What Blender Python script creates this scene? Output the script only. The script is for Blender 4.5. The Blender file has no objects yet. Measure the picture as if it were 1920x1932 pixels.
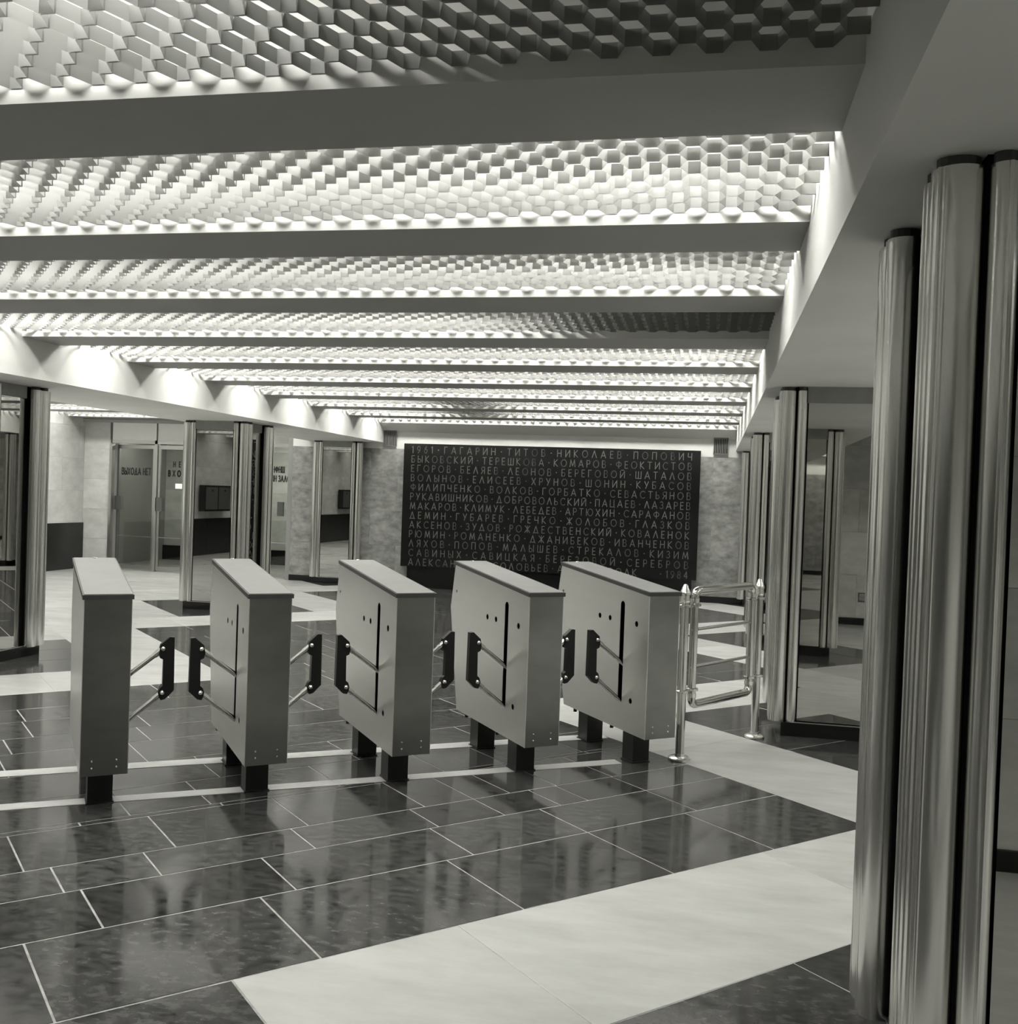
import bpy, math, random
from mathutils import Vector, Matrix
random.seed(7)
C = bpy.context.scene.collection
S = bpy.context.scene
PI = math.pi

# ------------------------------------------------------------------ camera
YAW, PITCH, ROLL, FPX = math.radians(11.308), math.radians(-0.952), math.radians(1.992), 1907.4
cy_, sy_ = math.cos(YAW), math.sin(YAW)
fwd = Vector((-sy_ * math.cos(PITCH), cy_ * math.cos(PITCH), math.sin(PITCH)))
r0 = Vector((cy_, sy_, 0)); u0 = r0.cross(fwd)
rgt = math.cos(ROLL) * r0 + math.sin(ROLL) * u0
upv = -math.sin(ROLL) * r0 + math.cos(ROLL) * u0
cam = bpy.data.cameras.new('camera'); camo = bpy.data.objects.new('camera', cam); C.objects.link(camo)
cam.sensor_fit = 'HORIZONTAL'; cam.sensor_width = 36; cam.lens = 36 * FPX / 1920
cam.clip_start = 0.05; cam.clip_end = 200
camo.matrix_world = Matrix(((rgt.x, upv.x, -fwd.x, 0), (rgt.y, upv.y, -fwd.y, 0), (rgt.z, upv.z, -fwd.z, 1.6), (0, 0, 0, 1)))
S.camera = camo

# ------------------------------------------------------------------ world, exposure, lamps
S.view_settings.view_transform = 'Standard'; S.view_settings.look = 'None'
S.view_settings.gamma = 1; S.view_settings.use_curve_mapping = False
S.view_settings.exposure = 0.0
w = bpy.data.worlds.new('world'); S.world = w; w.use_nodes = True
w.node_tree.nodes['Background'].inputs[0].default_value = (0.5, 0.5, 0.48, 1)
w.node_tree.nodes['Background'].inputs[1].default_value = 0.02
try:
    S.cycles.max_bounces = 10; S.cycles.diffuse_bounces = 6; S.cycles.glossy_bounces = 5
    S.cycles.transparent_max_bounces = 8; S.cycles.sample_clamp_indirect = 6.0
    S.cycles.caustics_reflective = False; S.cycles.caustics_refractive = False
    S.cycles.use_denoising = True
except Exception:
    pass
LAMP_W = 35.0          # watts per metre of light line, ceiling lamps and added fills alike
LAMP_COL = (1.0, 0.99, 0.945)
HX0, HX1 = -5.48, 0.345         # hall ceiling bay
BEAM0, BSTEP, BW = 4.23 - 2 * 1.491, 1.491, 0.4815
ZB, ZM0, ZM1, ZC, ZS = 2.74, 2.785, 2.828, 3.34, 2.42

def light_line(x0, x1, y, z=3.16, k=1.0):
    L = bpy.data.lights.new('ceiling_lamp_or_fill', 'AREA'); L.shape = 'RECTANGLE'
    L.size = abs(x1 - x0); L.size_y = 0.14; L.energy = LAMP_W * L.size * k; L.color = LAMP_COL
    o = bpy.data.objects.new('ceiling_lamp_or_fill', L); C.objects.link(o); o.location = ((x0 + x1) / 2, y, z)
    return o

def gapy(n): return BEAM0 + BSTEP * n + BW + (BSTEP - BW) / 2
for n in range(-7, 10):
    segs = [(HX0 + .16, HX1 - .16)]
    if n == 0: segs = [(HX0 + .16, -1.15)]
    if n == 3: segs = [(HX0 + .16, -1.25)]
    if n == 7: segs = [(HX0 + .16, -3.6), (-2.75, HX1 - .16)]
    if n == 8: segs = [(HX0 + .16, -3.9), (-3.0, HX1 - .16)]
    for a, b in segs: light_line(a, b, gapy(n), k=(.4 if n < -1 else .3 if n < 0 else .58 if n == 0 else .8 if n < 3 else 1.0))
    if n >= 0:
        light_line(HX0 + .10, HX0 + .60, gapy(n), k=1.0)  # added fill at the left end to brighten the upright cornice
        if n not in (0, 3): light_line(HX1 - .5, HX1 - .12, gapy(n), k=.8)  # matching added fill for the right cornice
    light_line(-11.2, -6.95, gapy(n), k=(.3 if n < -1 else .55 if n < 3 else 1.15))
    if n >= 0: light_line(1.85, 5.9, gapy(n), k=1.0)
light_line(-8.3, -7.2, 18.3, z=2.6, k=1.8)  # unseen fill added to brighten the vestibule behind the rightmost door
light_line(-11.0, -8.8, 17.9, z=2.6, k=.5)  # weaker added fill for the view through the left doors

# ------------------------------------------------------------------ materials
TINT = (1.0, 1.0, 0.962)
def g3(v, t=TINT): return (v * t[0], v * t[1], v * t[2], 1)
M = {}
def mat(name, v, rough=.5, metal=0.0, spec=.5, noise=None, bump=0.0, bscale=40, rnd=0.0, aniso=None, rvar=0.0):
    """v = grey level; noise = (scale, detail, low factor, high factor[, stretch xyz]); rnd = random tone per object"""
    m = bpy.data.materials.new(name); m.use_nodes = True
    nt = m.node_tree; N = nt.nodes; L = nt.links; b = N['Principled BSDF']
    b.inputs['Roughness'].default_value = rough; b.inputs['Metallic'].default_value = metal
    b.inputs['Specular IOR Level'].default_value = spec
    b.inputs['Base Color'].default_value = g3(v)
    tc = N.new('ShaderNodeTexCoord'); src = None
    if noise:
        mp = N.new('ShaderNodeMapping'); L.new(tc.outputs['Object'], mp.inputs[0])
        if len(noise) > 4: mp.inputs['Scale'].default_value = noise[4]
        oi = N.new('ShaderNodeObjectInfo'); ml = N.new('ShaderNodeMath'); ml.operation = 'MULTIPLY'; ml.inputs[1].default_value = 37.0
        L.new(oi.outputs['Random'], ml.inputs[0]); cb = N.new('ShaderNodeCombineXYZ')
        for i in range(3): L.new(ml.outputs[0], cb.inputs[i])
        L.new(cb.outputs[0], mp.inputs['Location'])
        nz = N.new('ShaderNodeTexNoise'); nz.inputs['Scale'].default_value = noise[0]; nz.inputs['Detail'].default_value = noise[1]
        nz.inputs['Roughness'].default_value = .62
        L.new(mp.outputs[0], nz.inputs['Vector'])
        cr = N.new('ShaderNodeMapRange'); cr.inputs[1].default_value = .3; cr.inputs[2].default_value = .7
        cr.inputs[3].default_value = noise[2]; cr.inputs[4].default_value = noise[3]
        L.new(nz.outputs['Fac'], cr.inputs[0]); src = cr.outputs[0]
        if rvar:
            rr = N.new('ShaderNodeMapRange'); rr.inputs[1].default_value = .3; rr.inputs[2].default_value = .7
            rr.inputs[3].default_value = rough - rvar; rr.inputs[4].default_value = rough + rvar
            L.new(nz.outputs['Fac'], rr.inputs[0]); L.new(rr.outputs[0], b.inputs['Roughness'])
    if rnd:
        oi = N.new('ShaderNodeObjectInfo'); r2 = N.new('ShaderNodeMapRange')
        r2.inputs[3].default_value = 1 - rnd; r2.inputs[4].default_value = 1 + rnd
        L.new(oi.outputs['Random'], r2.inputs[0])
        if src is None: src = r2.outputs[0]
        else:
            mm = N.new('ShaderNodeMath'); mm.operation = 'MULTIPLY'; L.new(src, mm.inputs[0]); L.new(r2.outputs[0], mm.inputs[1]); src = mm.outputs[0]
    if src is not None:
        vm = N.new('ShaderNodeVectorMath'); vm.operation = 'SCALE'; vm.inputs[0].default_value = g3(v)[:3]
        L.new(src, vm.inputs['Scale']); L.new(vm.outputs[0], b.inputs['Base Color'])
    if bump:
        n2 = N.new('ShaderNodeTexNoise'); n2.inputs['Scale'].default_value = bscale; n2.inputs['Detail'].default_value = 4
        L.new(tc.outputs['Object'], n2.inputs['Vector'])
        bp = N.new('ShaderNodeBump'); bp.inputs['Strength'].default_value = bump; bp.inputs['Distance'].default_value = .004
        L.new(n2.outputs['Fac'], bp.inputs['Height']); L.new(bp.outputs[0], b.inputs['Normal'])
    if aniso is not None:
        b.inputs['Anisotropic'].default_value = aniso
    M[name] = m
    return m
mat('white_paint', .66, .6, spec=.25, bump=.05, bscale=8)
mat('soffit_paint', .82, .6, spec=.2, noise=(.8, 3, .93, 1.07))
mat('shade_trim_grey', .38, .6, spec=.2, noise=(.7, 3, .94, 1.06))  # trim grey; on beam undersides it puts their shade into the colour
mat('louver_white', .24, .45, spec=.3)
mat('dark_stone_tile', .022, .11, spec=.38, noise=(18, 12, .35, 2.4, (1, 1.6, 1)), rnd=.3, bump=.02, bscale=3, rvar=.035)
mat('light_marble', .305, .26, spec=.4, bump=.03, bscale=120, noise=(2.0, 8, .86, 1.1, (1, 3, 1)), rnd=.10)
mat('side_marble', .25, .26, spec=.4, noise=(1.4, 8, .84, 1.14, (1, 3, 1)), rnd=.09)
mat('grout', .24, .8, spec=.2, noise=(30, 4, .7, 1.2))
mat('travertine_pale', .50, .42, spec=.35, noise=(3.0, 8, .82, 1.15, (1, 1, 1.6)), rnd=.09, bump=.1, bscale=30)
mat('travertine', .245, .42, spec=.35, noise=(6.0, 10, .55, 1.42, (1, 1, 1.6)), rnd=.13, bump=.15, bscale=30)
mat('stone_joint', .22, .8)
mat('black_stone', .008, .16, spec=.3)
mat('dark_wainscot', .014, .25, spec=.4)
mat('black_gap', .006, .8, spec=.1)
mat('mirror_glass', .46, .012, metal=1.0)
mat('fluted_metal', .74, .22, metal=1.0)
mat('cornice_grey', .26, .5, noise=(6, 4, .9, 1.1))
mat('brushed_steel', .80, .33, metal=1.0, noise=(3, 4, .975, 1.02, (1, 1, 5)))
mat('steel_front_shade', .25, .30, metal=1.0, noise=(2.2, 3, .85, 1.12, (1, 1, 2)))  # same steel as the sides, darkened to imitate dim reflections on the ends
mat('lid_top', .12, .5, spec=.4, noise=(5, 5, .9, 1.06))
mat('lid_edge', .03, .5)
mat('dark_inside', .008, .7, spec=.1)
mat('rubber', .008, .35, spec=.3)
mat('post_black', .014, .3, spec=.4)
mat('chrome', .62, .13, metal=1.0)
mat('polished_cap', .85, .2, metal=1.0)
mat('aluminium', .48, .35, metal=1.0)
mat('strip_metal', .34, .4, spec=.4, noise=(12, 5, .85, 1.08))
mat('engraved_letter', .29, .40, 1.0)
mat('door_letter', .008, .6)
mat('white_card', .8, .5)
mat('dark_plate', .07, .4)
mat('grille_grey', .10, .5)
mat('transom_white', .75, .35, noise=(3, 4, .95, 1.04))
mg = bpy.data.materials.new('door_glass'); mg.use_nodes = True
nt = mg.node_tree; nt.nodes.clear()
o_ = nt.nodes.new('ShaderNodeOutputMaterial'); mx = nt.nodes.new('ShaderNodeMixShader'); tr = nt.nodes.new('ShaderNodeBsdfTransparent')
gl = nt.nodes.new('ShaderNodeBsdfGlossy'); lw = nt.nodes.new('ShaderNodeLayerWeight'); pw = nt.nodes.new('ShaderNodeMath'); fr = nt.nodes.new('ShaderNodeMath')
tr.inputs[0].default_value = (.78, .8, .76, 1); gl.inputs['Roughness'].default_value = .01; pw.operation = 'POWER'; pw.inputs[1].default_value = 4; fr.operation = 'MULTIPLY_ADD'; fr.inputs[1].default_value = .6; fr.inputs[2].default_value = .04; nt.links.new(lw.outputs['Facing'], pw.inputs[0]); nt.links.new(pw.outputs[0], fr.inputs[0])
nt.links.new(fr.outputs[0], mx.inputs[0]); nt.links.new(tr.outputs[0], mx.inputs[1]); nt.links.new(gl.outputs[0], mx.inputs[2]); nt.links.new(mx.outputs[0], o_.inputs[0])
M['door_glass'] = mg
lv = M['louver_white']; nt = lv.node_tree; tl = nt.nodes.new('ShaderNodeBsdfTranslucent'); tl.inputs[0].default_value = g3(.24)
ms = nt.nodes.new('ShaderNodeMixShader'); ms.inputs[0].default_value = .22
nt.links.new(nt.nodes['Principled BSDF'].outputs[0], ms.inputs[1]); nt.links.new(tl.outputs[0], ms.inputs[2])
nt.links.new(ms.outputs[0], nt.nodes['Material Output'].inputs[0])

# ------------------------------------------------------------------ mesh helpers
class MB:
    def __init__(s): s.v = []; s.f = []; s.m = []
    def add(s, vs, fs, mi=0):
        b = len(s.v); s.v += [tuple(p) for p in vs]; s.f += [tuple(i + b for i in f) for f in fs]; s.m += [mi] * len(fs)
    def box(s, x0, x1, y0, y1, z0, z1, mi=0, bev=0):
        if bev:
            b = bev
            p = [(x0 + b, y0), (x1 - b, y0), (x1, y0 + b), (x1, y1 - b), (x1 - b, y1), (x0 + b, y1), (x0, y1 - b), (x0, y0 + b)]
            return s.prism(p, z0, z1, mi)
        vs = [(x0, y0, z0), (x1, y0, z0), (x1, y1, z0), (x0, y1, z0), (x0, y0, z1), (x1, y0, z1), (x1, y1, z1), (x0, y1, z1)]
        s.add(vs, [(0, 3, 2, 1), (4, 5, 6, 7), (0, 1, 5, 4), (1, 2, 6, 5), (2, 3, 7, 6), (3, 0, 4, 7)], mi)
    def prism(s, p, z0, z1, mi=0, axis='z'):
        n = len(p)
        if axis == 'z': vs = [(a, b, z0) for a, b in p] + [(a, b, z1) for a, b in p]
        elif axis == 'x': vs = [(z0, a, b) for a, b in p] + [(z1, a, b) for a, b in p]
        else: vs = [(a, z0, b) for a, b in p] + [(a, z1, b) for a, b in p]
        s.add(vs, [tuple(range(n))[::-1], tuple(range(n, 2 * n))] + [(i, (i + 1) % n, n + (i + 1) % n, n + i) for i in range(n)], mi)
    def tube(s, path, r, n=14, caps=True, mi=0):
        path = [Vector(p) for p in path]; rings = []
        for i, p in enumerate(path):
            t = (path[min(i + 1, len(path) - 1)] - path[max(i - 1, 0)]).normalized()
            a = Vector((0, 0, 1)) if abs(t.z) < .9 else Vector((1, 0, 0))
            if i == 0: x = t.cross(a).normalized()
            else: x = (x - t * x.dot(t)).normalized()
            y = t.cross(x); rr = r[i] if isinstance(r, (list, tuple)) else r
            rings.append([p + rr * (math.cos(2 * PI * k / n) * x + math.sin(2 * PI * k / n) * y) for k in range(n)])
        vs = [q for ri in rings for q in ri]; fs = []
        for i in range(len(path) - 1):
            for k in range(n): fs.append((i * n + k, i * n + (k + 1) % n, (i + 1) * n + (k + 1) % n, (i + 1) * n + k))
        if caps: fs += [tuple(range(n))[::-1], tuple(range((len(path) - 1) * n, len(path) * n))]
        s.add(vs, fs, mi)
    def lathe(s, prof, cx=0, cy=0, n=24, mi=0):
        s.tube([(cx, cy, z) for r, z in prof], [max(r, 1e-4) for r, z in prof], n, True, mi)
    def build(s, name, mats, parent=None, smooth=False, **props):
        me = bpy.data.meshes.new(name); me.from_pydata(s.v, [], s.f)
        for mm in (mats if isinstance(mats, (list, tuple)) else [mats]): me.materials.append(M[mm] if isinstance(mm, str) else mm)
        me.polygons.foreach_set('material_index', s.m)
        me.update()
        if smooth:
            me.polygons.foreach_set('use_smooth', [True] * len(me.polygons))
            try: me.set_sharp_from_angle(angle=math.radians(38))
            except Exception: pass
        o = bpy.data.objects.new(name, me); C.objects.link(o)
        if parent: o.parent = parent
        for k, v in props.items(): o[k] = v
        return o
def empty(name, loc=(0, 0, 0), rz=0, parent=None, **props):
    o = bpy.data.objects.new(name, None); C.objects.link(o); o.location = loc; o.rotation_euler = (0, 0, rz)
    o.empty_display_size = .1
    if parent: o.parent = parent
    for k, v in props.items(): o[k] = v
    return o
def children(o): return [c for c in bpy.data.objects if c.parent == o]
def copy_tree(o, parent=None):
    c = o.copy(); C.objects.link(c); c.parent = parent
    for ch in children(o): copy_tree(ch, c)
    return c

# ------------------------------------------------------------------ floor
S2 = math.sqrt(.5)
def XY(a, b): return ((a - b) * S2, (a + b) * S2)
RX0, RX1, RY0, RY1 = -11.3, 6.0, -6.0, 20.0
fb = MB(); fb.box(RX0 - .1, RX1 + .1, -12, RY1, -.12, -.0016)
floor = fb.build('floor', 'grout', kind='structure', label='polished stone floor with dark fields and pale zigzag bands laid diagonally')
def clip(poly):
    for ax, lim, sg in ((0, RX0, 1), (0, RX1, -1), (1, -12, 1), (1, RY1, -1)):
        out = []
        for i in range(len(poly)):
            p, q = poly[i - 1], poly[i]; ip = (p[ax] - lim) * sg >= 0; iq = (q[ax] - lim) * sg >= 0
            if ip != iq:
                t = (lim - p[ax]) / (q[ax] - p[ax]); out.append((p[0] + t * (q[0] - p[0]), p[1] + t * (q[1] - p[1])))
            if iq: out.append(q)
        poly = out
        if len(poly) < 3: return []
    return poly
tiles = []      # (kind, a0, a1, b0, b1, joint)
def T(kind, a0, a1, b0, b1, j=.0038):
    if a1 - a0 > .03 and b1 - b0 > .03: tiles.append((kind, a0, a1, b0, b1, j))
known = {3.17: [.57 - .9, .57, 1.41, 2.25, 3.03, 3.66, 4.35], 3.77: [-.5, .1, .83, 1.56, 2.39, 3.03, 3.75, 4.35],
         4.17: [-.6, .2, .77, 1.14, 1.81, 2.44, 2.82, 3.17, 3.35, 3.75, 4.35], 4.47: [.0, .67, 1.28, 1.9, 2.53, 2.82, 3.05, 3.36, 3.76, 4.35],
         5.0: [-.2, .55, 1.21, 1.6, 2.3, 2.95, 3.36, 3.95, 4.35]}
def aR(b): return 4.35 + 3.25 * math.floor((b - 3.17) / 3.25 + 1e-6)
def aL(b): return 2.76 + 3.25 * math.floor((b - 8.2) / 3.25 + 1e-6)
blines = set()
for k in range(-5, 5): blines |= {round(3.17 + 3.25 * k, 3), round(8.2 + 3.25 * k, 3)}
blines |= {3.77, 4.17, 4.47, 5.0}
bl = sorted(blines); full = []
rf = random.Random(3)
for i in range(len(bl) - 1):
    full.append(bl[i]); b = bl[i]
    while bl[i + 1] - b > .62:
        b += rf.uniform(.3, .5); b = round(b, 3)
        if bl[i + 1] - b < .22: break
        full.append(b)
full.append(bl[-1])
for i in range(len(full) - 1):
    b0, b1 = full[i], full[i + 1]; l, r = aL(b0 + .01), aR(b0 + .01)
    if b0 in known and b0 <= 5.0:
        js = [j for j in known[b0] if j > l]
        js = [l] + js if js[0] > l + .01 else js
        if js[0] - l > 1.2: pass
        ext = [l]; x = l
        while js[1] - x > 1.1: x += rf.uniform(.55, .85); ext.append(x)
        js = ext + js[1:]
    else:
        js = [l]; x = l
        while x < r:
            x += rf.uniform(.5, .95)
            js.append(min(x, r))
        if js[-1] - js[-2] < .15: js.pop(-2)
    js[-1] = r
    for a0, a1 in zip(js[:-1], js[1:]): T('dark_stone_tile', a0, a1, b0, b1)
def split(kind, a0, a1, b0, b1, da, db, j=.0012):
    na = max(1, round((a1 - a0) / da)); nb = max(1, round((b1 - b0) / db))
    for i in range(na):
        for k in range(nb): T(kind, a0 + (a1 - a0) * i / na, a0 + (a1 - a0) * (i + 1) / na, b0 + (b1 - b0) * k / nb, b0 + (b1 - b0) * (k + 1) / nb, j)
Z = {}
for k in range(-3, 4):
    s = 3.25 * k
    split('light_marble', 1.95 + s, 5.2 + s, 2.34 + s, 3.17 + s, 1.6, 9, .0012)
    split('light_marble', 4.35 + s, 5.2 + s, 3.17 + s, 6.42 + s, 9, 1.3, .0012)
    split('light_marble', -1.29 + s, 2.76 + s, 8.2 + s, 9.04 + s, 1.6, 9, .0012)
    split('light_marble', 1.96 + s, 2.76 + s, 9.04 + s, 11.45 + s, 9, 1.3, .0012)
    split('dark_stone_tile', 5.2 + s, 6.94 + s, 3.86 + s, 5.59 + s, .87, .58, .003)
    split('dark_stone_tile', .22 + s, 1.96 + s, 9.04 + s, 10.86 + s, .9, .6, .003)
# outer side aisles
brk = sorted({round(v + 3.25 * k, 3) for k in range(-4, 5) for v in (2.34, 3.86, 5.59, 9.04, 10.86, 11.45, 8.2 - 3.25)})
for b0, b1 in zip(brk[:-1], brk[1:]):
    bm = (b0 + b1) / 2
    # right outer: everything beyond the right zigzag
    k = math.floor((bm - 2.34) / 3.25); s = 3.25 * k
    st = 5.2 + s
    if bm > 3.86 + s: st = 6.94 + s
    x = st; first = True
    while x < 24:
        nx = min(24, x + rf.uniform(.9, 1.5)); T('side_marble', x, nx, b0, b1, .0012); x = nx
    # left outer
    k = math.floor((bm - 9.04) / 3.25); s = 3.25 * k
    en = 1.96 + s
    if bm < 10.86 + s: en = .22 + s
    x = en
    while x > -16:
        nx = max(-16, x - rf.uniform(.9, 1.5)); T('side_marble', nx, x, b0, b1, .0012); x = nx
far = {}
seen_tiles = 0
cand = []
for kind, a0, a1, b0, b1, j in tiles:
    k_ = j * 1.3
    p = clip([XY(a0 + j, b0 + k_), XY(a1 - j, b0 + k_), XY(a1 - j, b1 - k_), XY(a0 + j, b1 - k_)])
    if len(p) < 3: continue
    cx = sum(q[0] for q in p) / len(p); cy = sum(q[1] for q in p) / len(p)
    d = Vector((cx, cy, -1.6)); zz = d.dot(fwd); vis = False
    if zz > .5:
        px = 960 + FPX * d.dot(rgt) / zz; py = 966 - FPX * d.dot(upv) / zz
        vis = -300 < px < 2250 and py < 2500
    area = (a1 - a0) * (b1 - b0) / max(zz, .5) ** 3
    cand.append((-(area if vis else 0), kind, p, cx, cy))
cand.sort(key=lambda t: t[0])
cnt = 0
def tile_mesh(mb, p, ox, oy, tilt=0, z=0):
    n = len(p); e = .0015
    cx = sum(q[0] for q in p) / n; cy = sum(q[1] for q in p) / n
    def zz(q): return z + tilt * ((q[0] - cx) + .6 * (q[1] - cy))
    inner = [(q[0] + (cx - q[0]) * e * 2, q[1] + (cy - q[1]) * e * 2) for q in p]
    vs = [(q[0] - ox, q[1] - oy, -.012) for q in p] + [(q[0] - ox, q[1] - oy, zz(q) - .0012) for q in p] + [(q[0] - ox, q[1] - oy, zz(q)) for q in inner]
    fs = [(i, (i + 1) % n, n + (i + 1) % n, n + i) for i in range(n)] + [(n + i, n + (i + 1) % n, 2 * n + (i + 1) % n, 2 * n + i) for i in range(n)] + [tuple(range(2 * n, 3 * n))]
    mb.add(vs, fs)
for sc, kind, p, cx, cy in cand:
    if cnt < 295 and sc < 0:
        cnt += 1; mb = MB(); tile_mesh(mb, p, cx, cy, random.uniform(-.0007, .0007))
        o = mb.build('tile', kind, floor); o.location = (cx, cy, 0)
    else:
        far.setdefault(kind, MB()); tile_mesh(far[kind], p, 0, 0)
for kind, mb in far.items():
    mb.build('tile', kind, floor, kind='stuff')

# ------------------------------------------------------------------ ceiling: slab, soffits, beams, honeycomb louvres
cb = MB(); cb.box(RX0 - .1, RX1 + .1, -12, RY1, ZC, ZC + .15)
ceiling = cb.build('ceiling', 'white_paint', kind='structure', label='coffered ceiling of flat beams with honeycomb louvres between them')
m = MB(); m.prism([(HX0, ZS), (HX0, ZC), (-6.84, ZC), (-6.84, ZS)], -12, 16.41, axis='y')
def soffit(mb, name, lab):
    o = mb.build(name, ['white_paint', 'soffit_paint'], ceiling, label=lab)
    for p in o.data.polygons:
        if p.center.z < ZS + .001: p.material_index = 1
    return o
soffit(m, 'soffit', 'upright white cornice with grey underside above the left row of pylons')
m = MB(); m.prism([(HX1, ZS), (HX1, ZC), (1.75, ZC), (1.75, ZS)], -12, 16.41, axis='y')
soffit(m, 'soffit', 'upright white cornice with wide grey underside above the right row of pylons')
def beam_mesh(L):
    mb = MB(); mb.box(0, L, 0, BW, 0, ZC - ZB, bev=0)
    me = mb.build('beam', ['white_paint', 'shade_trim_grey'])
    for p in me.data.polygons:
        if p.center.z < .001: p.material_index = 1  # underside takes the darker grey, shade put into its colour
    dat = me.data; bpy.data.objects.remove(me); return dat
bays = {'hall': (HX0, HX1), 'left': (-11.3, -6.84), 'right': (1.75, 6.0)}
bmesh_ = {k: beam_mesh(v[1] - v[0]) for k, v in bays.items()}
for k, (x0, x1) in bays.items():
    for n in range(-8, 10 if k == 'hall' else 11):
        if k == 'right' and n < 0: continue
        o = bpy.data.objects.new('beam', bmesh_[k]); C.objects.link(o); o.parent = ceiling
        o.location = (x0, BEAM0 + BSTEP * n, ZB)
# honeycomb strip: a band on edge folded into a trapezoid wave
def strip(mb, x0, x1, y, sgn, z0, z1, pitch=.139, amp=.0325, ox=0, oy=0):
    n = int((x1 - x0) / pitch) + 1; pts = []
    for i in range(n):
        X = x0 + i * pitch
        for dx, s in ((0, 1), (.044, 1), (.0695, -1), (.1135, -1)):
            if X + dx <= x1: pts.append((X + dx, y + s * sgn * amp))
    pts.append((x1, pts[-1][1]))
    vs = []; fs = []
    for i, (px, py) in enumerate(pts):
        vs += [(px - ox, py - oy, z0), (px - ox, py - oy, z1)]
        if i: fs.append((2 * i - 2, 2 * i, 2 * i + 1, 2 * i - 1))
    mb.add(vs, fs)
NS = 14
gl_ = BSTEP - BW; dy = gl_ / NS
sm = {}
for sg in (1, -1):
    mb = MB(); strip(mb, 0, HX1 - HX0, 0, sg, 0, ZM1 - ZM0); o = mb.build('strip', 'louver_white'); sm[sg] = o.data; bpy.data.objects.remove(o)
for n in range(0, 10):
    gr = empty('louver_panel', (HX0, BEAM0 + BSTEP * n + BW, ZM0), parent=ceiling)
    for i in range(NS):
        o = bpy.data.objects.new('louver_strip', sm[1 if i % 2 else -1]); C.objects.link(o); o.parent = gr
        o.location = (0, dy * (i + .5), 0)
mb = MB()
for n in range(-8, 0):
    for i in range(NS): strip(mb, HX0, HX1, BEAM0 + BSTEP * n + BW + dy * (i + .5), 1 if i % 2 else -1, ZM0, ZM1)
for n in range(-8, 10):
    for i in range(NS): strip(mb, -11.3, -6.84, BEAM0 + BSTEP * n + BW + dy * (i + .5), 1 if i % 2 else -1, ZM0, ZM1)
for n in range(0, 9):
    for i in range(NS): strip(mb, 1.75, 6.0, BEAM0 + BSTEP * n + BW + dy * (i + .5), 1 if i % 2 else -1, ZM0, ZM1)
mb.build('louver_strip', 'louver_white', ceiling, kind='stuff')
mb = MB(); mb.prism([(16.13, ZB), (16.41, 2.60), (16.41, ZC), (16.13, ZC)], HX0, HX1, axis='x')
mb.build('end_cove', 'white_paint', ceiling, label='sloping white cove where the ceiling meets the plaque wall')

# ------------------------------------------------------------------ walls
WY = 16.65; WF = 16.40
def slab_wall(name, label, axis, c, s, lo, hi, z0, z1, openings=(), white_above=None, stone='travertine', sw=.95, sh=.585, thick=.25, rs=1):
    """stone slabs with fine joints on a backing; axis 'x' = wall runs along x at y=c facing s"""
    mb = MB()
    top = ZC
    def put(mb_, a0, a1, b0, b1, d0, d1, mi=0):
        if axis == 'x': mb_.box(a0, a1, min(c + s * d0, c + s * d1), max(c + s * d0, c + s * d1), b0, b1, mi)
        else: mb_.box(min(c + s * d0, c + s * d1), max(c + s * d0, c + s * d1), a0, a1, b0, b1, mi)
    xs = [lo] + [v for o in openings for v in (o[0], o[1])] + [hi]
    for i in range(0, len(xs), 2): put(mb, xs[i], xs[i + 1], 0, top, -thick, -.02)
    for o in openings: put(mb, o[0], o[1], o[2], top, -thick, -.02)
    wall = mb.build(name, 'stone_joint', kind='structure', label=label)
    if white_above:
        mb = MB(); put(mb, lo, hi, z1, top, -.02, -.004)
        mb.build('plaster_band', 'white_paint', wall)
    rr = random.Random(rs); z = z0; k = 0
    while z < z1 - .02:
        zz = min(z + sh, z1); x = lo - (sw / 2 if k % 2 else 0)
        while x < hi:
            a0, a1 = max(x, lo), min(x + sw, hi)
            segs = [(a0, a1)]
            for o in openings:
                if z < o[2] - .01:
                    ns = []
                    for p, q in segs:
                        if q <= o[0] or p >= o[1]: ns.append((p, q))
                        else:
                            if p < o[0]: ns.append((p, o[0]))
                            if q > o[1]: ns.append((o[1], q))
                    segs = ns
            for p, q in segs:
                if q - p > .02:
                    mb = MB(); put(mb, p + .0012, q - .0012, z + .0012, zz - .0012, -.02, rr.uniform(-.001, .0005)); mb.build('slab', stone, wall)
            x += sw
        z = zz; k += 1
    return wall
wf = slab_wall('wall_front', 'travertine end wall with white plaster band on top behind the name plaque', 'x', WF, -1, -7.12, 6.0, .095, 2.32, white_above=True, rs=4)
wl = slab_wall('wall_left', 'travertine side wall of the left aisle above a dark wainscot', 'y', -11.3, 1, -12, 16.65, .83, ZC - .02, rs=5, stone='travertine_pale')
for y0 in [16.87 - 1.3 * i for i in range(1, 22)]:
    mb = MB(); mb.box(-11.3, -11.275, y0 + .003, y0 + 1.297, .0, .83); mb.build('wainscot_panel', 'dark_wainscot', wl)
wr = slab_wall('wall_right', 'travertine side wall of the right aisle', 'y', 6.0, -1, .12, 16.65, .095, 2.84, rs=6)
wb = slab_wall('wall_behind', 'travertine wall closing the right aisle near the viewer, seen in the mirrors', 'x', .12, 1, 1.02, 6.0, .095, 2.84, rs=7, stone='travertine_pale')
mb = MB(); mb.box(RX0, 1.2, -12.2, -12, 0, ZC); mb.build('wall_back', 'travertine', kind='structure', label='far rear wall of the hall, seen only in the mirrors')
mb = MB(); mb.box(1.02, 1.2, -12, -.14, 0, ZC); mb.build('wall_corner', 'travertine', kind='structure', label='stone wall beside the rear part of the hall, out of the picture')
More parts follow.
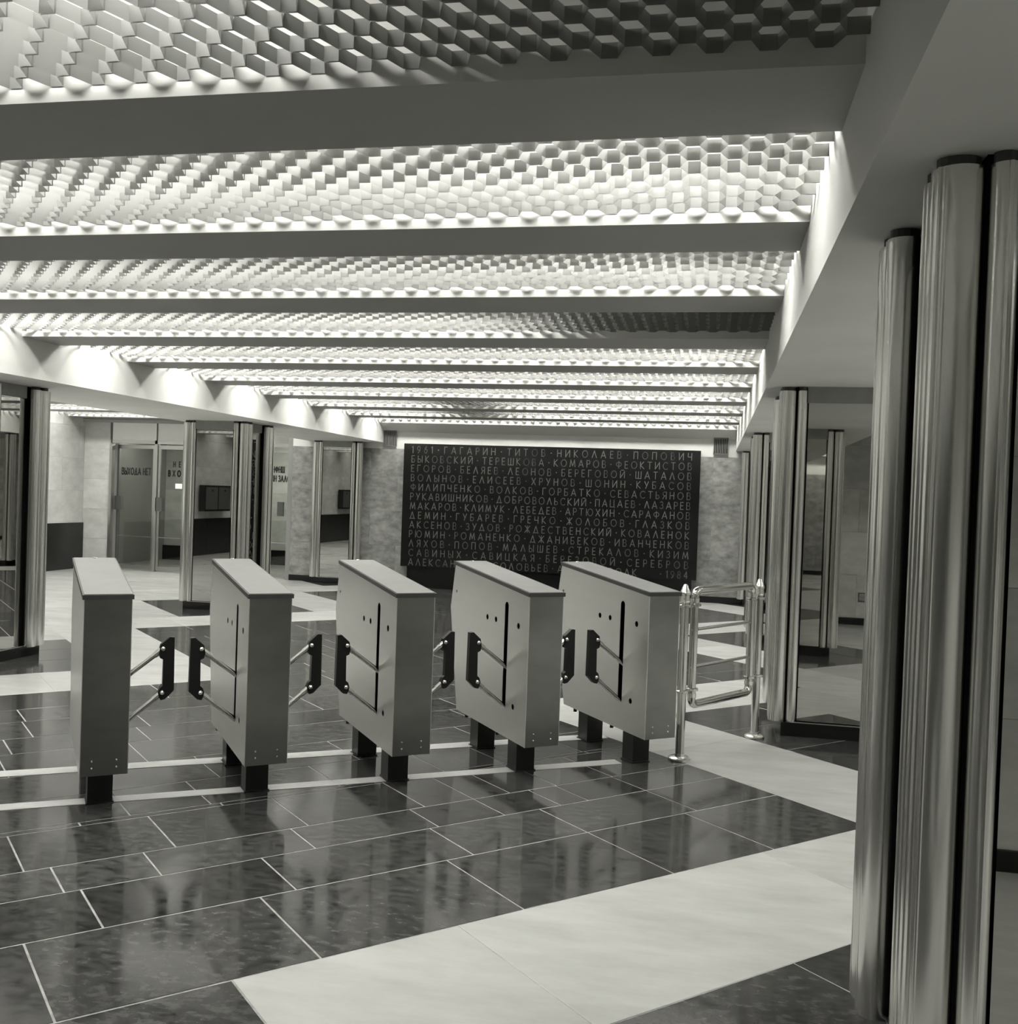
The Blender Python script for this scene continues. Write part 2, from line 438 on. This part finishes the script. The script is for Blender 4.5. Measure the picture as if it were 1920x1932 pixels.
for nm, bx in (('baseboard_front', (-7.12, 6.0, WF - .02, WF, 0, .10)), ('baseboard_right', (5.97, 6.0, .4, WF, 0, .095)), ('baseboard_behind', (1.02, 6.0, .12, .14, 0, .095))):
    mb = MB(); mb.box(*bx); mb.build(nm, 'black_stone', kind='structure', label='low black stone baseboard along the ' + nm.split('_')[1] + ' wall')
f_ = MB(); f_.box(2.0, 2.12, .1205, .13, .32, .44); f_.box(2.012, 2.108, .13, .132, .332, .428, 1)
o = f_.build('socket_plate', ['dark_plate', 'travertine']); o['label'] = 'small square access cover low on the wall behind, seen in the pylon mirror'; o['category'] = 'cover'

# vestibule behind the doors, and the stretch of front wall around them
DX0, DX1 = -10.73, -7.12
mb = MB(); mb.box(-11.3, DX0 - .05, WY + .02, WY + .3, 0, 2.73)
mb.box(-11.3, -7.12, WY + .02, WY + .3, 2.73, ZC)
mb.box(-7.2, -7.12, WF + .0, WY + .3, 0, ZC)
mb.box(-11.55, -11.3, WY, 19.6, 0, ZC); mb.box(-7.12, -7.0, WY + .3, 19.6, 0, ZC)
wv = mb.build('wall_doors', 'stone_joint', kind='structure', label='travertine wall around the row of glass exit doors')
for i in range(5):
    mb = MB(); mb.box(-11.298, DX0 - .052, WY, WY + .02, .002 + i * .546, (i + 1) * .546 - .001); mb.build('slab', 'travertine_pale', wv)
mb = MB(); mb.box(-11.3, -7.12, WY - .02, WY + .02, 2.73, ZC); mb.build('plaster_band', 'white_paint', wv)
mb = MB(); mb.box(-11.3, -7.12, WY - .05, WY + .02, 2.67, 2.73); mb.build('trim_1', 'shade_trim_grey', kind='structure', label='grey trim running above the white transom panels')
vs = slab_wall('wall_vestibule', 'travertine wall of the vestibule seen through the glass doors', 'x', 19.5, -1, -11.3, -7.1, .3, 2.7, rs=9, stone='travertine_pale')
mb = MB(); mb.box(-11.3, -7.1, 19.44, 19.5, 0, .3); mb.build('baseboard_vestibule', 'black_stone', kind='structure', label='black stone base of the vestibule wall')
mb = MB(); mb.box(-9.35, -8.55, 18.2, 18.5, 0, 2.7); mb.build('trim_2', 'dark_wainscot', kind='structure', label='dark pier in the vestibule behind the second glass door')
mb = MB(); mb.box(-11.3, -7.1, WY + .3, 19.5, 2.7, 2.8); mb.build('trim_3', 'shade_trim_grey', kind='structure', label='grey vestibule ceiling behind the doors')

# ------------------------------------------------------------------ letters made of strokes
def arc(cx, cy, rx, ry, a0, a1, n=12): return [(cx + rx * math.cos(math.radians(a0 + (a1 - a0) * i / n)), cy + ry * math.sin(math.radians(a0 + (a1 - a0) * i / n))) for i in range(n + 1)]
def bowl(x, y0, y1, w): return [(x, y1)] + arc(x + w - (y1 - y0) / 2 * .9, (y0 + y1) / 2, (y1 - y0) / 2 * .9, (y1 - y0) / 2, 90, -90, 8) + [(x, y0)]
G = {
 'А': (.8, [[(0, 0), (.4, 1), (.8, 0)], [(.14, .3), (.66, .3)]]), 'Б': (.55, [[(.5, 1), (0, 1), (0, 0)], bowl(0, 0, .52, .55)]),
 'В': (.55, [[(0, 0), (0, 1)], bowl(0, .52, 1, .5), bowl(0, 0, .52, .56)]), 'Г': (.5, [[(.5, 1), (0, 1), (0, 0)]]),
 'Д': (.85, [[(.06, 0), (.42, 1), (.79, 0)], [(0, -.06), (0, .02), (.85, .02), (.85, -.06)]]), 'Е': (.48, [[(.46, 1), (0, 1), (0, 0), (.48, 0)], [(0, .52), (.4, .52)]]),
 'Ж': (.9, [[(.45, 0), (.45, 1)], [(.02, 1), (.45, .5), (.88, 1)], [(0, 0), (.45, .5), (.9, 0)]]),
 'З': (.5, [arc(.22, .76, .24, .24, 150, -90, 8), arc(.22, .27, .28, .27, 90, -150, 8)]),
 'И': (.7, [[(0, 1), (0, 0), (.7, 1), (.7, 0)]]), 'Й': (.7, [[(0, 1), (0, 0), (.7, 1), (.7, 0)], [(.15, 1.13), (.55, 1.13)]]),
 'К': (.62, [[(0, 0), (0, 1)], [(.56, 1), (.02, .5), (.62, 0)]]), 'Л': (.75, [[(0, 0), (.37, 1), (.75, 0)]]),
 'М': (.9, [[(0, 0), (.14, 1), (.45, .1), (.76, 1), (.9, 0)]]), 'Н': (.66, [[(0, 0), (0, 1)], [(.66, 0), (.66, 1)], [(0, .52), (.66, .52)]]),
 'О': (.92, [arc(.46, .5, .46, .5, 0, 360, 22)]), 'П': (.66, [[(0, 0), (0, 1), (.66, 1), (.66, 0)]]),
 'Р': (.5, [[(0, 0), (0, 1)], bowl(0, .46, 1, .52)]), 'С': (.74, [arc(.46, .5, .46, .5, 48, 312, 18)]),
 'Т': (.66, [[(0, 1), (.66, 1)], [(.33, 1), (.33, 0)]]), 'У': (.64, [[(0, 1), (.34, .4)], [(.64, 1), (.2, 0)]]),
 'Ф': (.86, [[(.43, 0), (.43, 1)], arc(.43, .55, .43, .3, 0, 360, 16)]), 'Х': (.66, [[(0, 1), (.66, 0)], [(.66, 1), (0, 0)]]),
 'Ц': (.74, [[(0, 1), (0, 0), (.74, 0), (.74, -.12)], [(.64, 1), (.64, 0)]]), 'Ч': (.6, [[(0, 1), (0, .45), (.6, .45)], [(.6, 1), (.6, 0)]]),
 'Ш': (.9, [[(0, 1), (0, 0), (.9, 0), (.9, 1)], [(.45, 1), (.45, 0)]]), 'Ь': (.52, [[(0, 1), (0, 0)], bowl(0, 0, .52, .52)]),
 'Ы': (.76, [[(0, 1), (0, 0)], bowl(0, 0, .52, .5), [(.76, 1), (.76, 0)]]), 'Ю': (1.1, [[(0, 0), (0, 1)], [(0, .5), (.22, .5)], arc(.66, .5, .44, .5, 0, 360, 20)]),
 'Я': (.56, [[(.56, 0), (.56, 1)], [(.56 - x, y) for x, y in bowl(0, .46, 1, .54)], [(.3, .46), (0, 0)]]),
 '1': (.2, [[(0, .85), (.18, 1), (.18, 0)]]), '9': (.5, [arc(.25, .7, .25, .28, 0, 360, 14), [(.5, .68), (.42, .3), (.15, 0)]]),
 '6': (.5, [arc(.25, .3, .25, .3, 0, 360, 14), [(.02, .36), (.12, .7), (.38, 1)]]), '8': (.48, [arc(.24, .75, .2, .24, 0, 360, 12), arc(.24, .26, .24, .26, 0, 360, 14)]),
 '4': (.56, [[(.42, 0), (.42, 1), (0, .3), (.56, .3)]]), ',': (.2, [[(.15, .1), (.15, 0), (.05, -.2)]]),
 '•': (.62, 'dot'), ' ': (.2, [])}
def stroke_text(mb, text, x0, x1, z, h, y, wd, wscale=.84, justify=True, mirror=False, gap=.17):
    ws = [G[c][0] * wscale for c in text]
    k = h
    tot = sum(ws) * k
    if justify and x1 is not None:
        sp = ((x1 - x0) - tot) / max(1, len(text) - 1)
        if sp < .06 * h:
            kx = ((x1 - x0) - .06 * h * (len(text) - 1)) / tot; sp = .06 * h
        else: kx = 1
    else: sp = gap * h; kx = 1
    x = x0
    L = x1 if x1 is not None else x0 + tot + sp * (len(text) - 1)
    fx = (lambda q: x0 + L - q) if mirror else (lambda q: q)
    for c, wv_ in zip(text, ws):
        gl2 = G[c][1]; s = k * wscale * kx; l0_, f0_ = len(mb.v), len(mb.f)
        if gl2 == 'dot':
            cx, cz = x + .31 * s, z + .5 * h; r = .085 * h
            p = [(fx(cx + r * math.cos(2 * PI * i / 10)), y, cz + r * math.sin(2 * PI * i / 10)) for i in range(10)]
            mb.add(p, [tuple(range(10))])
        else:
            for pl in gl2:
                pts = [(x + px * s, z + py * h) for px, py in pl]
                for (ax, az), (bx, bz) in zip(pts[:-1], pts[1:]):
                    d = math.hypot(bx - ax, bz - az)
                    if d < 1e-6: continue
                    ux, uz = (bx - ax) / d, (bz - az) / d; e = wd * .35; nx, nz = -uz * wd / 2, ux * wd / 2
                    q = [(ax - ux * e + nx, az - uz * e + nz), (ax - ux * e - nx, az - uz * e - nz), (bx + ux * e - nx, bz + uz * e - nz), (bx + ux * e + nx, bz + uz * e + nz)]
                    mb.add([(fx(p), y, r_) for p, r_ in q], [(0, 1, 2, 3)])
        if hasattr(mb, 'letters') and gl2: mb.letters.append((l0_, len(mb.v), f0_, len(mb.f)))
        x += wv_ * k * kx + sp

# ------------------------------------------------------------------ plaque
PY = 16.22
pq = empty('name_plaque', (-2.63, PY, 0), label='large black stone plaque engraved with rows of Cyrillic names and the dates 1961 and 1984', category='plaque')
mb = MB(); mb.box(-2.435, 2.435, 0, .14, .355, 2.405); mb.build('slab', 'black_stone', pq)
mb = MB(); mb.box(-2.33, 2.36, .03, .17, 0, .355); mb.build('plinth', 'black_stone', pq, label='plain black base under the engraved slab')
ROWS = ['1961•ГАГАРИН•ТИТОВ•НИКОЛАЕВ•ПОПОВИЧ', 'БЫКОВСКИЙ•ТЕРЕШКОВА•КОМАРОВ•ФЕОКТИСТОВ', 'ЕГОРОВ•БЕЛЯЕВ•ЛЕОНОВ•БЕРЕГОВОЙ•ШАТАЛОВ',
        'ВОЛЫНОВ•ЕЛИСЕЕВ•ХРУНОВ•ШОНИН•КУБАСОВ', 'ФИЛИПЧЕНКО•ВОЛКОВ•ГОРБАТКО•СЕВАСТЬЯНОВ', 'РУКАВИШНИКОВ•ДОБРОВОЛЬСКИЙ•ПАЦАЕВ•ЛАЗАРЕВ',
        'МАКАРОВ•КЛИМУК•ЛЕБЕДЕВ•АРТЮХИН•САРАФАНОВ', 'ДЕМИН•ГУБАРЕВ•ГРЕЧКО•ЖОЛОБОВ•ГЛАЗКОВ', 'АКСЕНОВ•ЗУДОВ•РОЖДЕСТВЕНСКИЙ•КОВАЛЕНОК',
        'РЮМИН•РОМАНЕНКО•ДЖАНИБЕКОВ•ИВАНЧЕНКОВ', 'ЛЯХОВ•ПОПОВ•МАЛЫШЕВ•СТРЕКАЛОВ•КИЗИМ', 'САВИНЫХ•САВИЦКАЯ•БЕРЕЗОВОЙ•СЕРЕБРОВ',
        'АЛЕКСАНДРОВ•СОЛОВЬЕВ•АТЬКОВ•ВОЛК    •1984']
rest = MB()
for i, rw in enumerate(ROWS):
    mb = MB() if i < 8 else rest; mb.letters = []; stroke_text(mb, rw, -2.295, 2.295, 2.25 - i * .156, .110, -.002, .0105)
    if i < 8:
        for l0, l1, f0, f1 in mb.letters:
            lb = MB(); lb.add(mb.v[l0:l1], [tuple(q - l0 for q in f) for f in mb.f[f0:f1]]); lb.build('letter', 'engraved_letter', pq)
rest.build('letter', 'engraved_letter', pq, kind='stuff')

# air vents above the wall ends
for x0, lab in ((-5.47, 'small dark slatted air vent high on the wall left of the plaque'), (.005, 'small dark slatted air vent high on the wall right of the plaque')):
    v = empty('air_vent', (x0, WF - .02, 2.365), label=lab, category='vent', group='air vents flanking the plaque')
    mb = MB(); mb.box(0, .21, .0, .02, 0, .25); mb.build('backing', 'dark_inside', v)
    mb = MB(); mb.box(-.01, .22, -.02, .0, -.01, .012); mb.box(-.01, .22, -.02, 0, .24, .26); mb.box(-.01, .008, -.02, 0, .012, .24); mb.box(.202, .22, -.02, 0, .012, .24); mb.build('frame', 'grille_grey', v)
    for i in range(7):
        mb = MB(); mb.box(.022 + i * .026, .030 + i * .026, -.015, 0, .012, .24); mb.build('slat', 'cornice_grey', v)

# ------------------------------------------------------------------ pylons
def flute_pts(cx, cy, rx, ry, n=22):
    return [(cx + rx * math.cos(2 * PI * i / n), cy + ry * math.sin(2 * PI * i / n)) for i in range(n)]
def make_pylon(depth, label, half=False, name='mirrored_pylon'):
    r = empty(name, label=label, category='pylon')
    W2 = .36
    mb = MB(); mb.box(-W2, W2, -.02, depth + (0 if half else .02), 0, .095); mb.build('plinth', 'black_stone', r, label='low black stone plinth')
    mb = MB(); mb.box(-W2 + .03, W2 - .03, .03, depth - .03, .095, ZS); mb.build('core', 'black_gap', r, label='black recessed core')
    # pale bead along the top edge of the plinth
    mb = MB(); mb.box(-.30, .30, -.024, -.012, .0955, .1005)
    if not half:
        for s in (-1, 1): xa, xb = sorted((s * .352, s * .364)); mb.box(xa, xb, .12, depth - .12, .0955, .1005)
    mb.build('bead', 'aluminium', r)
    # mirror panels
    mb = MB(); mb.box(-.252, .252, .014, .03, .10, 2.31); mb.build('mirror_panel', 'mirror_glass', r)
    if not half:
        mb = MB(); mb.box(-.252, .252, depth - .03, depth - .014, .10, 2.31); mb.build('mirror_panel', 'mirror_glass', r)
        for s in (-1, 1):
            mb = MB(); xa, xb = sorted((s * (W2 - .03), s * (W2 - .014))); mb.box(xa, xb, .25, depth - .25, .10, 2.31); mb.build('mirror_panel', 'mirror_glass', r)
    # cornice
    mb = MB(); mb.box(-.262, .262, .0, .03, 2.31, ZS); mb.build('cornice', 'cornice_grey', r)
    if not half:
        mb = MB(); mb.box(-.262, .262, depth - .03, depth, 2.31, ZS); mb.build('cornice', 'cornice_grey', r)
        for s in (-1, 1):
            mb = MB(); xa, xb = sorted((s * (W2 - .03), s * W2)); mb.box(xa, xb, .24, depth - .24, 2.31, ZS); mb.build('cornice', 'cornice_grey', r)
    corners = [(-1, 0), (1, 0)] + ([] if half else [(-1, 1), (1, 1)])
    for sx, far_ in corners:
        fy = (lambda y: y) if not far_ else (lambda y: depth - y)
        fl = [(.385, .062, .060, .062), (.392, .170, .050, .050), (.292, .022, .033, .036)]
        if half: fl = [fl[0], fl[2]]
        for cx, cy, rx, ry in fl:
            mb = MB(); p = flute_pts(sx * cx, fy(cy), rx, ry)
            if sx * (1 if not far_ else -1) < 0: pass
            mb.prism(p, .093, 2.392)
            # slim raised rib along the flute
            rx_, ry_ = sx * (cx + (rx * .80 if cx > .33 else -rx * .1)), fy(cy - ry * (.62 if cx > .33 else 1.0))
            mb.prism(flute_pts(rx_, ry_, .006, .006, 8), .094, 2.391)
            if cx > .33:
                for ka in (.30, .95):
                    mb.prism(flute_pts(sx * (cx + rx * .97 * math.cos(ka)), fy(cy - ry * .97 * math.sin(ka)), .005, .005, 8), .094, 2.391)
            o = mb.build('flute', 'fluted_metal', r, smooth=True)
        mb = MB()
        for cx, cy, rx, ry in fl: mb.prism(flute_pts(sx * cx, fy(cy), rx * .82, ry * .6, 14), 2.392, ZS)
        mb.build('collar', 'dark_plate', r)
    return r
pD = make_pylon(.86, 'nearest fluted metal pylon at the right edge of the picture'); pD.location = (.922, 2.47, 0)
def put_pylon(x, y, label):
    o = copy_tree(pD); o.location = (x, y, 0); o['label'] = label; o['group'] = 'mirrored pylons'; return o
pD['group'] = 'mirrored pylons'
put_pylon(.885, 7.25, 'fluted pylon with a wide mirror just right of the tubular gate')
put_pylon(.885, 11.95, 'slim looking fluted pylon partly hidden behind the gate pylon on the right')
put_pylon(-6.35, 7.35, 'dark mirrored pylon cut by the left edge of the picture')
put_pylon(-6.25, 11.92, 'fluted pylon with mirror standing in front of the glass exit doors')
put_pylon(-6.25, 2.6, 'mirrored pylon left of the picture, seen only in reflections')
h1 = make_pylon(.17, 'half pylon with mirror set against the end wall left of the plaque', half=True, name='wall_pylon'); h1.location = (-6.25, 16.23, 0)
h2 = copy_tree(h1); h2.location = (.885, 16.23, 0); h2['label'] = 'narrow half pylon at the end wall right of the plaque'
h1['group'] = h2['group'] = 'half pylons at the end wall'

# ------------------------------------------------------------------ turnstiles
def plate_with_holes(name, outer, holes, th, parent, x, matn):
    cu = bpy.data.curves.new(name, 'CURVE'); cu.dimensions = '2D'; cu.fill_mode = 'BOTH'; cu.extrude = th / 2
    for pl in [outer] + holes:
        sp = cu.splines.new('POLY'); sp.points.add(len(pl) - 1); sp.use_cyclic_u = True
        for i, (a, b) in enumerate(pl): sp.points[i].co = (a, b, 0, 1)
    ob = bpy.data.objects.new(name, cu); C.objects.link(ob)
    dg = bpy.context.evaluated_depsgraph_get(); me = bpy.data.meshes.new_from_object(ob.evaluated_get(dg))
    bpy.data.objects.remove(ob)
    for v in me.vertices: v.co = Vector((x + v.co.z, v.co.x, v.co.y))
    me.polygons.foreach_set('use_smooth', [False] * len(me.polygons))
    me.materials.clear(); me.materials.append(M[matn]); me.name = name
    o = bpy.data.objects.new(name, me); C.objects.link(o); o.parent = parent
    return o
OUT = [(-.195, .190), (-.195, 1.036), (.875, 1.135), (.935, .853), (.785, .206)]
HW = .1085
def circ(cx, cy, r, n=16): return [(cx + r * math.cos(2 * PI * i / n), cy + r * math.sin(2 * PI * i / n)) for i in range(n)]
SLOT = [(.115, .378), (.115, .955)] + arc(.0915, .955, .0235, .0235, 0, 180, 8)[1:] + [(.068, .378)] + arc(.0915, .378, .0235, .0235, 180, 360, 8)[1:-1]
HOLES = [SLOT, circ(.357, .858, .017), circ(.235, .858, .017), circ(-.066, .857, .018), circ(-.028, .387, .017), circ(.845, .965, .009, 10)]
th, ph = math.radians(37.2), math.radians(33.2)
def make_turnstile(left, right, label):
    r = empty('turnstile', label=label, category='turnstile', group='turnstiles in a row')
    inner = [(-.18, .2), (-.18, 1.02), (.86, 1.115), (.918, .853), (.775, .218)]
    mb = MB(); n = 5; w_ = HW - .003
    vs = [(s * w_, a, b) for s in (-1, 1) for a, b in OUT] + [(s * w_, a, b) for s in (-1, 1) for a, b in inner]
    fs = []
    for i in range(n):
        j = (i + 1) % n
        fs += [(i, j, n + j, n + i), (2 * n + i, 3 * n + i, 3 * n + j, 2 * n + j), (i, 2 * n + i, 2 * n + j, j), (n + i, n + j, 3 * n + j, 3 * n + i)]
    mb.add(vs, fs); mb.build('housing', 'steel_front_shade', r)
    mb = MB(); mb.prism([(-.175, .205), (-.175, 1.01), (.85, 1.1), (.905, .853), (.77, .225)], -.05, .05, axis='x'); mb.build('dark_core', 'dark_inside', r)  # dark filler added so the panel holes read as deep shade
    for s in (-1, 1): plate_with_holes('side_panel', OUT, HOLES if (s < 0 and left) or (s > 0 and right) else HOLES[5:], .003, r, s * (HW - .0015), 'brushed_steel')
    # lid with a dark edge
    lo = [(-.203, 1.036), (-.203, 1.058), (.882, 1.158), (.880, 1.136)]
    mb = MB(); mb.prism(lo, -HW - .007, HW + .007, axis='x'); lid = mb.build('lid', 'lid_edge', r, label='sloping lid with a black edge')
    mb = MB(); mb.prism([(-.196, 1.0592), (-.196, 1.0615), (.876, 1.1605), (.876, 1.158)], -HW, HW, axis='x'); mb.build('lid_plate', 'lid_top', lid)
    mb = MB(); mb.lathe([(.012, 1.157), (.012, 1.162), (.009, 1.164), (.001, 1.1645)], 0, .855, 14); mb.build('lock', 'polished_cap', r)
    for y in (.0, .548):
        mb = MB(); mb.box(-.0585, .0585, y, y + .117, .0025, .26); mb.build('post', 'post_black', r)
        mb = MB(); mb.box(-.065, .065, y - .006, y + .123, .0024, .007); mb.build('foot_plate', 'post_black', r)
    for sx in (-.055, .055):
        for z in (.228, .262):
            mb = MB(); mb.lathe([(.005, 0), (.0045, .0015), (.001, .003)], n=8)
            for i, v in enumerate(mb.v): mb.v[i] = (v[0] + sx, -.195 - v[2], v[1] + z)
            mb.build('screw', 'polished_cap', r)
    for y, z in ((.66, .2), (.2, .195)):
        mb = MB(); mb.lathe([(.012, z - .02), (.012, z), (.006, z), (.006, z + .02)], -.09, y, 8); mb.build('bolt', 'post_black', r)
    for s, on in ((-1, left), (1, right)):
        if not on: continue
        pad = [(-.345, .806), (-.322, .808), (-.277, .768), (-.270, .725), (-.276, .700), (-.293, .692), (-.291, .556), (-.278, .545), (-.270, .522), (-.274, .500), (-.283, .482), (-.305, .487), (-.348, .530)]
        mb = MB(); mb.prism([(s * -a if s > 0 else a, b) for a, b in pad], .09 - .017, .09 + .017, axis='y')
        pd = mb.build('barrier_pad', 'rubber', r, label='black rubber barrier pad')
        for z1, z0 in ((.748, .604), (.521, .369)):
            mb = MB(); a = Vector((s * .06, .09, z0 - (.103 if 0 else .055))); a = Vector((s * .085, .09, z0 - .018)); b_ = Vector((s * .290, .09, z1 - .004))
            mb.tube([a, b_], .0125, 14); mb.tube([a + (b_ - a) * .80, b_], .0155, 14)
            mb.build('arm', 'chrome', r, smooth=True)
            mb = MB(); mb.tube([(s * .29, .09 - .016, z1), (s * .29, .09 - .022, z1), (s * .29, .09 - .028, z1), (s * .29, .09 - .031, z1)], [.013, .0125, .008, .001], 12)
            mb.build('knob', 'polished_cap', pd, smooth=True)
    return r
base = Vector((-1.645, 5.349, 0)); U_ = Vector((math.cos(ph), math.sin(ph), 0))
t1 = make_turnstile(False, True, 'leftmost turnstile, end panel toned dark for its dim reflection, a barrier pad only on its right')
t2 = make_turnstile(True, True, 'second turnstile from the left, in front of the mirrored pylon by the doors')
t3 = copy_tree(t2); t3['label'] = 'middle one of the five steel turnstiles'
t4 = copy_tree(t2); t4['label'] = 'fourth turnstile from the left, in front of the plaque centre'
t5 = make_turnstile(True, False, 'rightmost turnstile beside the tubular gate')
for i, t in enumerate((t1, t2, t3, t4, t5)):
    t.location = base + U_ * .764 * (i - 2); t.rotation_euler = (0, 0, th)
# threshold strips in the floor along the row
for k, (u0_, u1_, w0, w1, lab) in enumerate(((-4.2, 1.40, .0, .098, 'pale strip in the floor under the front posts of the turnstiles'), (-4.2, 1.62, .605, .725, 'pale strip in the floor under the rear posts of the turnstiles'))):
    mb = MB(); mb.box(u0_, u1_, w0, w1, -.001, .0022); o = mb.build('threshold_strip', 'strip_metal'); o.location = base; o.rotation_euler = (0, 0, ph)
    o['label'] = lab; o['category'] = 'floor strip'; o['group'] = 'strips under the turnstiles'

# ------------------------------------------------------------------ tubular gate
P1 = Vector((-.138, 6.334, 0)); P2 = Vector((.344, 7.111, 0)); gd = (P2 - P1); gl3 = gd.length
gate = empty('tubular_gate', P1, math.atan2(gd.y, gd.x), label='chrome tubular gate hung between two posts right of the turnstiles', category='gate')
for x in (0, gl3):
    mb = MB(); mb.tube([(x, 0, .01), (x, 0, 1.0)], .0275, 20); po = mb.build('post', 'chrome', gate, smooth=True)
    mb = MB(); mb.lathe([(.028, .975), (.031, .98), (.031, .995), (.029, 1.0), (.029, 1.02), (.033, 1.024), (.033, 1.036), (.030, 1.042), (.014, 1.083), (.009, 1.089), (.001, 1.09)], x, 0, 20); mb.build('finial', 'polished_cap', po, smooth=True)
    mb = MB(); mb.lathe([(.068, .0), (.070, .006), (.068, .014), (.056, .022), (.032, .024), (.031, .04)], x, 0, 24); mb.build('flange', 'polished_cap', po, smooth=True)
def rnd_path(pts, r=.05, n=6):
    out = [Vector(pts[0])]
    for a, b, c in zip(pts[:-2], pts[1:-1], pts[2:]):
        a, b, c = Vector(a), Vector(b), Vector(c); p = b + (a - b).normalized() * r; q = b + (c - b).normalized() * r
        for i in range(n + 1):
            t = i / n; out.append((1 - t) ** 2 * p + 2 * t * (1 - t) * b + t * t * q)
    out.append(Vector(pts[-1])); return out
xa, xb, za, zb = .11, gl3 - .10, .325, 1.045
mb = MB(); mb.tube(rnd_path([((xa + xb) / 2, 0, zb), (xa, 0, zb), (xa, 0, za), (xb, 0, za), (xb, 0, zb), ((xa + xb) / 2, 0, zb)]), .0262, 18, caps=False)
fr_ = mb.build('frame', 'chrome', gate, smooth=True)
for x in (xa, xb):
    for z, dz in ((zb, -1), (za, 1)):
        mb = MB(); mb.tube([(x, 0, z + dz * .05), (x, 0, z + dz * .075)], .030, 18); mb.build('elbow_collar', 'polished_cap', fr_, smooth=True)
for z in (.80, .565):
    mb = MB(); mb.tube([(xa - .03, 0, z), (xb + .03, 0, z)], .0105, 12); mb.build('rail', 'chrome', gate, smooth=True)
for x, xx in ((0, xa), (gl3, xb)):
    for z in (.955, .425):
        mb = MB(); s = 1 if xx > x else -1
        for cx, rr in ((x, .043), (xx, .040)): mb.lathe([(rr - .006, z - .009), (rr, z - .006), (rr, z + .006), (rr - .006, z + .009)], cx, 0, 18)
        mb.box(min(x, xx) + .025, max(x, xx) - .022, -.011, .011, z - .008, z + .008)
        mb.build('clamp', 'chrome', gate, smooth=False)

# ------------------------------------------------------------------ glass doors
pitch = (DX1 - DX0) / 4
fx = empty('trim_4', (0, 0, 0), kind='structure', label='aluminium door frame with white transom panels')
mb = MB()
for i in range(5):
    x = DX0 + pitch * i; mb.box(x - .025, x + .025, WY - .05, WY + .05, 0, 2.36)
mb.box(DX0, DX1, WY - .05, WY + .05, 2.30, 2.36); mb.build('door_frame', 'aluminium', fx)
for i in range(4):
    mb = MB(); mb.box(DX0 + pitch * i + .012, DX0 + pitch * (i + 1) - .012, WY - .02, WY + .02, 2.362, 2.67); mb.build('transom_panel', 'transom_white', fx)
for i in range(5):
    mb = MB(); mb.box(DX0 + pitch * i - .012, DX0 + pitch * i + .012, WY - .03, WY + .02, 2.36, 2.67); mb.build('mullion', 'grille_grey', fx)
texts = [[('ВЫХОДА НЕТ', 1.74, .115)], [('НЕТ', 1.90, .09), ('ВХОДА', 1.73, .10)], [], [('УНФНШ', 1.86, .10), ('УАННН ЗАЛС,', 1.70, .10)]]
for i in range(4):
    hinge = DX0 + pitch * (i + 1) - .03; W_ = pitch - .06
    d = empty('door_%d' % (i + 1), (hinge, WY, 0), (-math.radians(9) if i in (0, 3) else 0), kind='structure',
              label=['leftmost glass exit door, slightly ajar', 'second glass exit door from the left with a white card', 'third glass exit door, hidden by a pylon', 'rightmost glass exit door beside the stone wall'][i])
    mb = MB(); a = .045
    mb.box(-W_, -W_ + a, -.02, .02, .02, 2.28); mb.box(-a, 0, -.02, .02, .02, 2.28); mb.box(-W_ + a, -a, -.02, .02, .02, .09); mb.box(-W_ + a, -a, -.02, .02, 2.21, 2.28)
    mb.build('door_frame', 'aluminium', d)
    mb = MB(); mb.box(-W_ + a, -a, -.004, .004, .09, 2.21); gpane = mb.build('pane', 'door_glass', d)
    mb = MB(); mb.box(-W_ + a, -a, -.022, -.010, .61, .622); mb.build('guard_rail', 'aluminium', d)
    hx = -W_ - .02 if i != 3 else -.34
    mb = MB(); mb.box(hx, hx + .13, -.05, -.03, 1.09, 1.34); hd = mb.build('door_handle', 'dark_plate', d)
    mb = MB(); mb.box(hx + .02, hx + .05, -.03, .0, 1.1, 1.33); mb.build('bracket', 'aluminium', hd)
    for t, z, hh in texts[i]:
        mb = MB(); n_ = len(t)
        wtot = {10: .64, 3: .25, 5: .30 if i == 3 else .44, 11: .58}[n_]
        x0_ = -W_ / 2 - wtot / 2 + (.03 if i == 3 else 0)
        stroke_text(mb, t, x0_, x0_ + wtot, z, hh, -.007, .021, wscale=.58); mb.build('lettering', 'door_letter', d)
    if i == 1:
        mb = MB(); mb.box(-.50, -.24, -.009, -.006, 1.51, 1.60); mb.build('card', 'white_card', d, label='blank white card stuck on the glass')

# twin wall telephones cabinet on the left wall (seen in the mirrors)
wc = empty('wall_cabinet', (-11.27, 1.75, 1.0), label='dark twin cabinet on the left aisle wall, seen in the pylon mirror', category='cabinet')
mb = MB(); mb.box(0, .14, 0, 1.25, 0, .59, bev=.01); mb.build('body', 'dark_wainscot', wc)
for y in (.05, .65):
    mb = MB(); mb.box(.14, .15, y, y + .55, .04, .55); dd = mb.build('door', 'dark_plate', wc)
    mb = MB(); mb.box(.15, .165, y + .25, y + .29, .45, .49); mb.build('knob', 'chrome', dd)
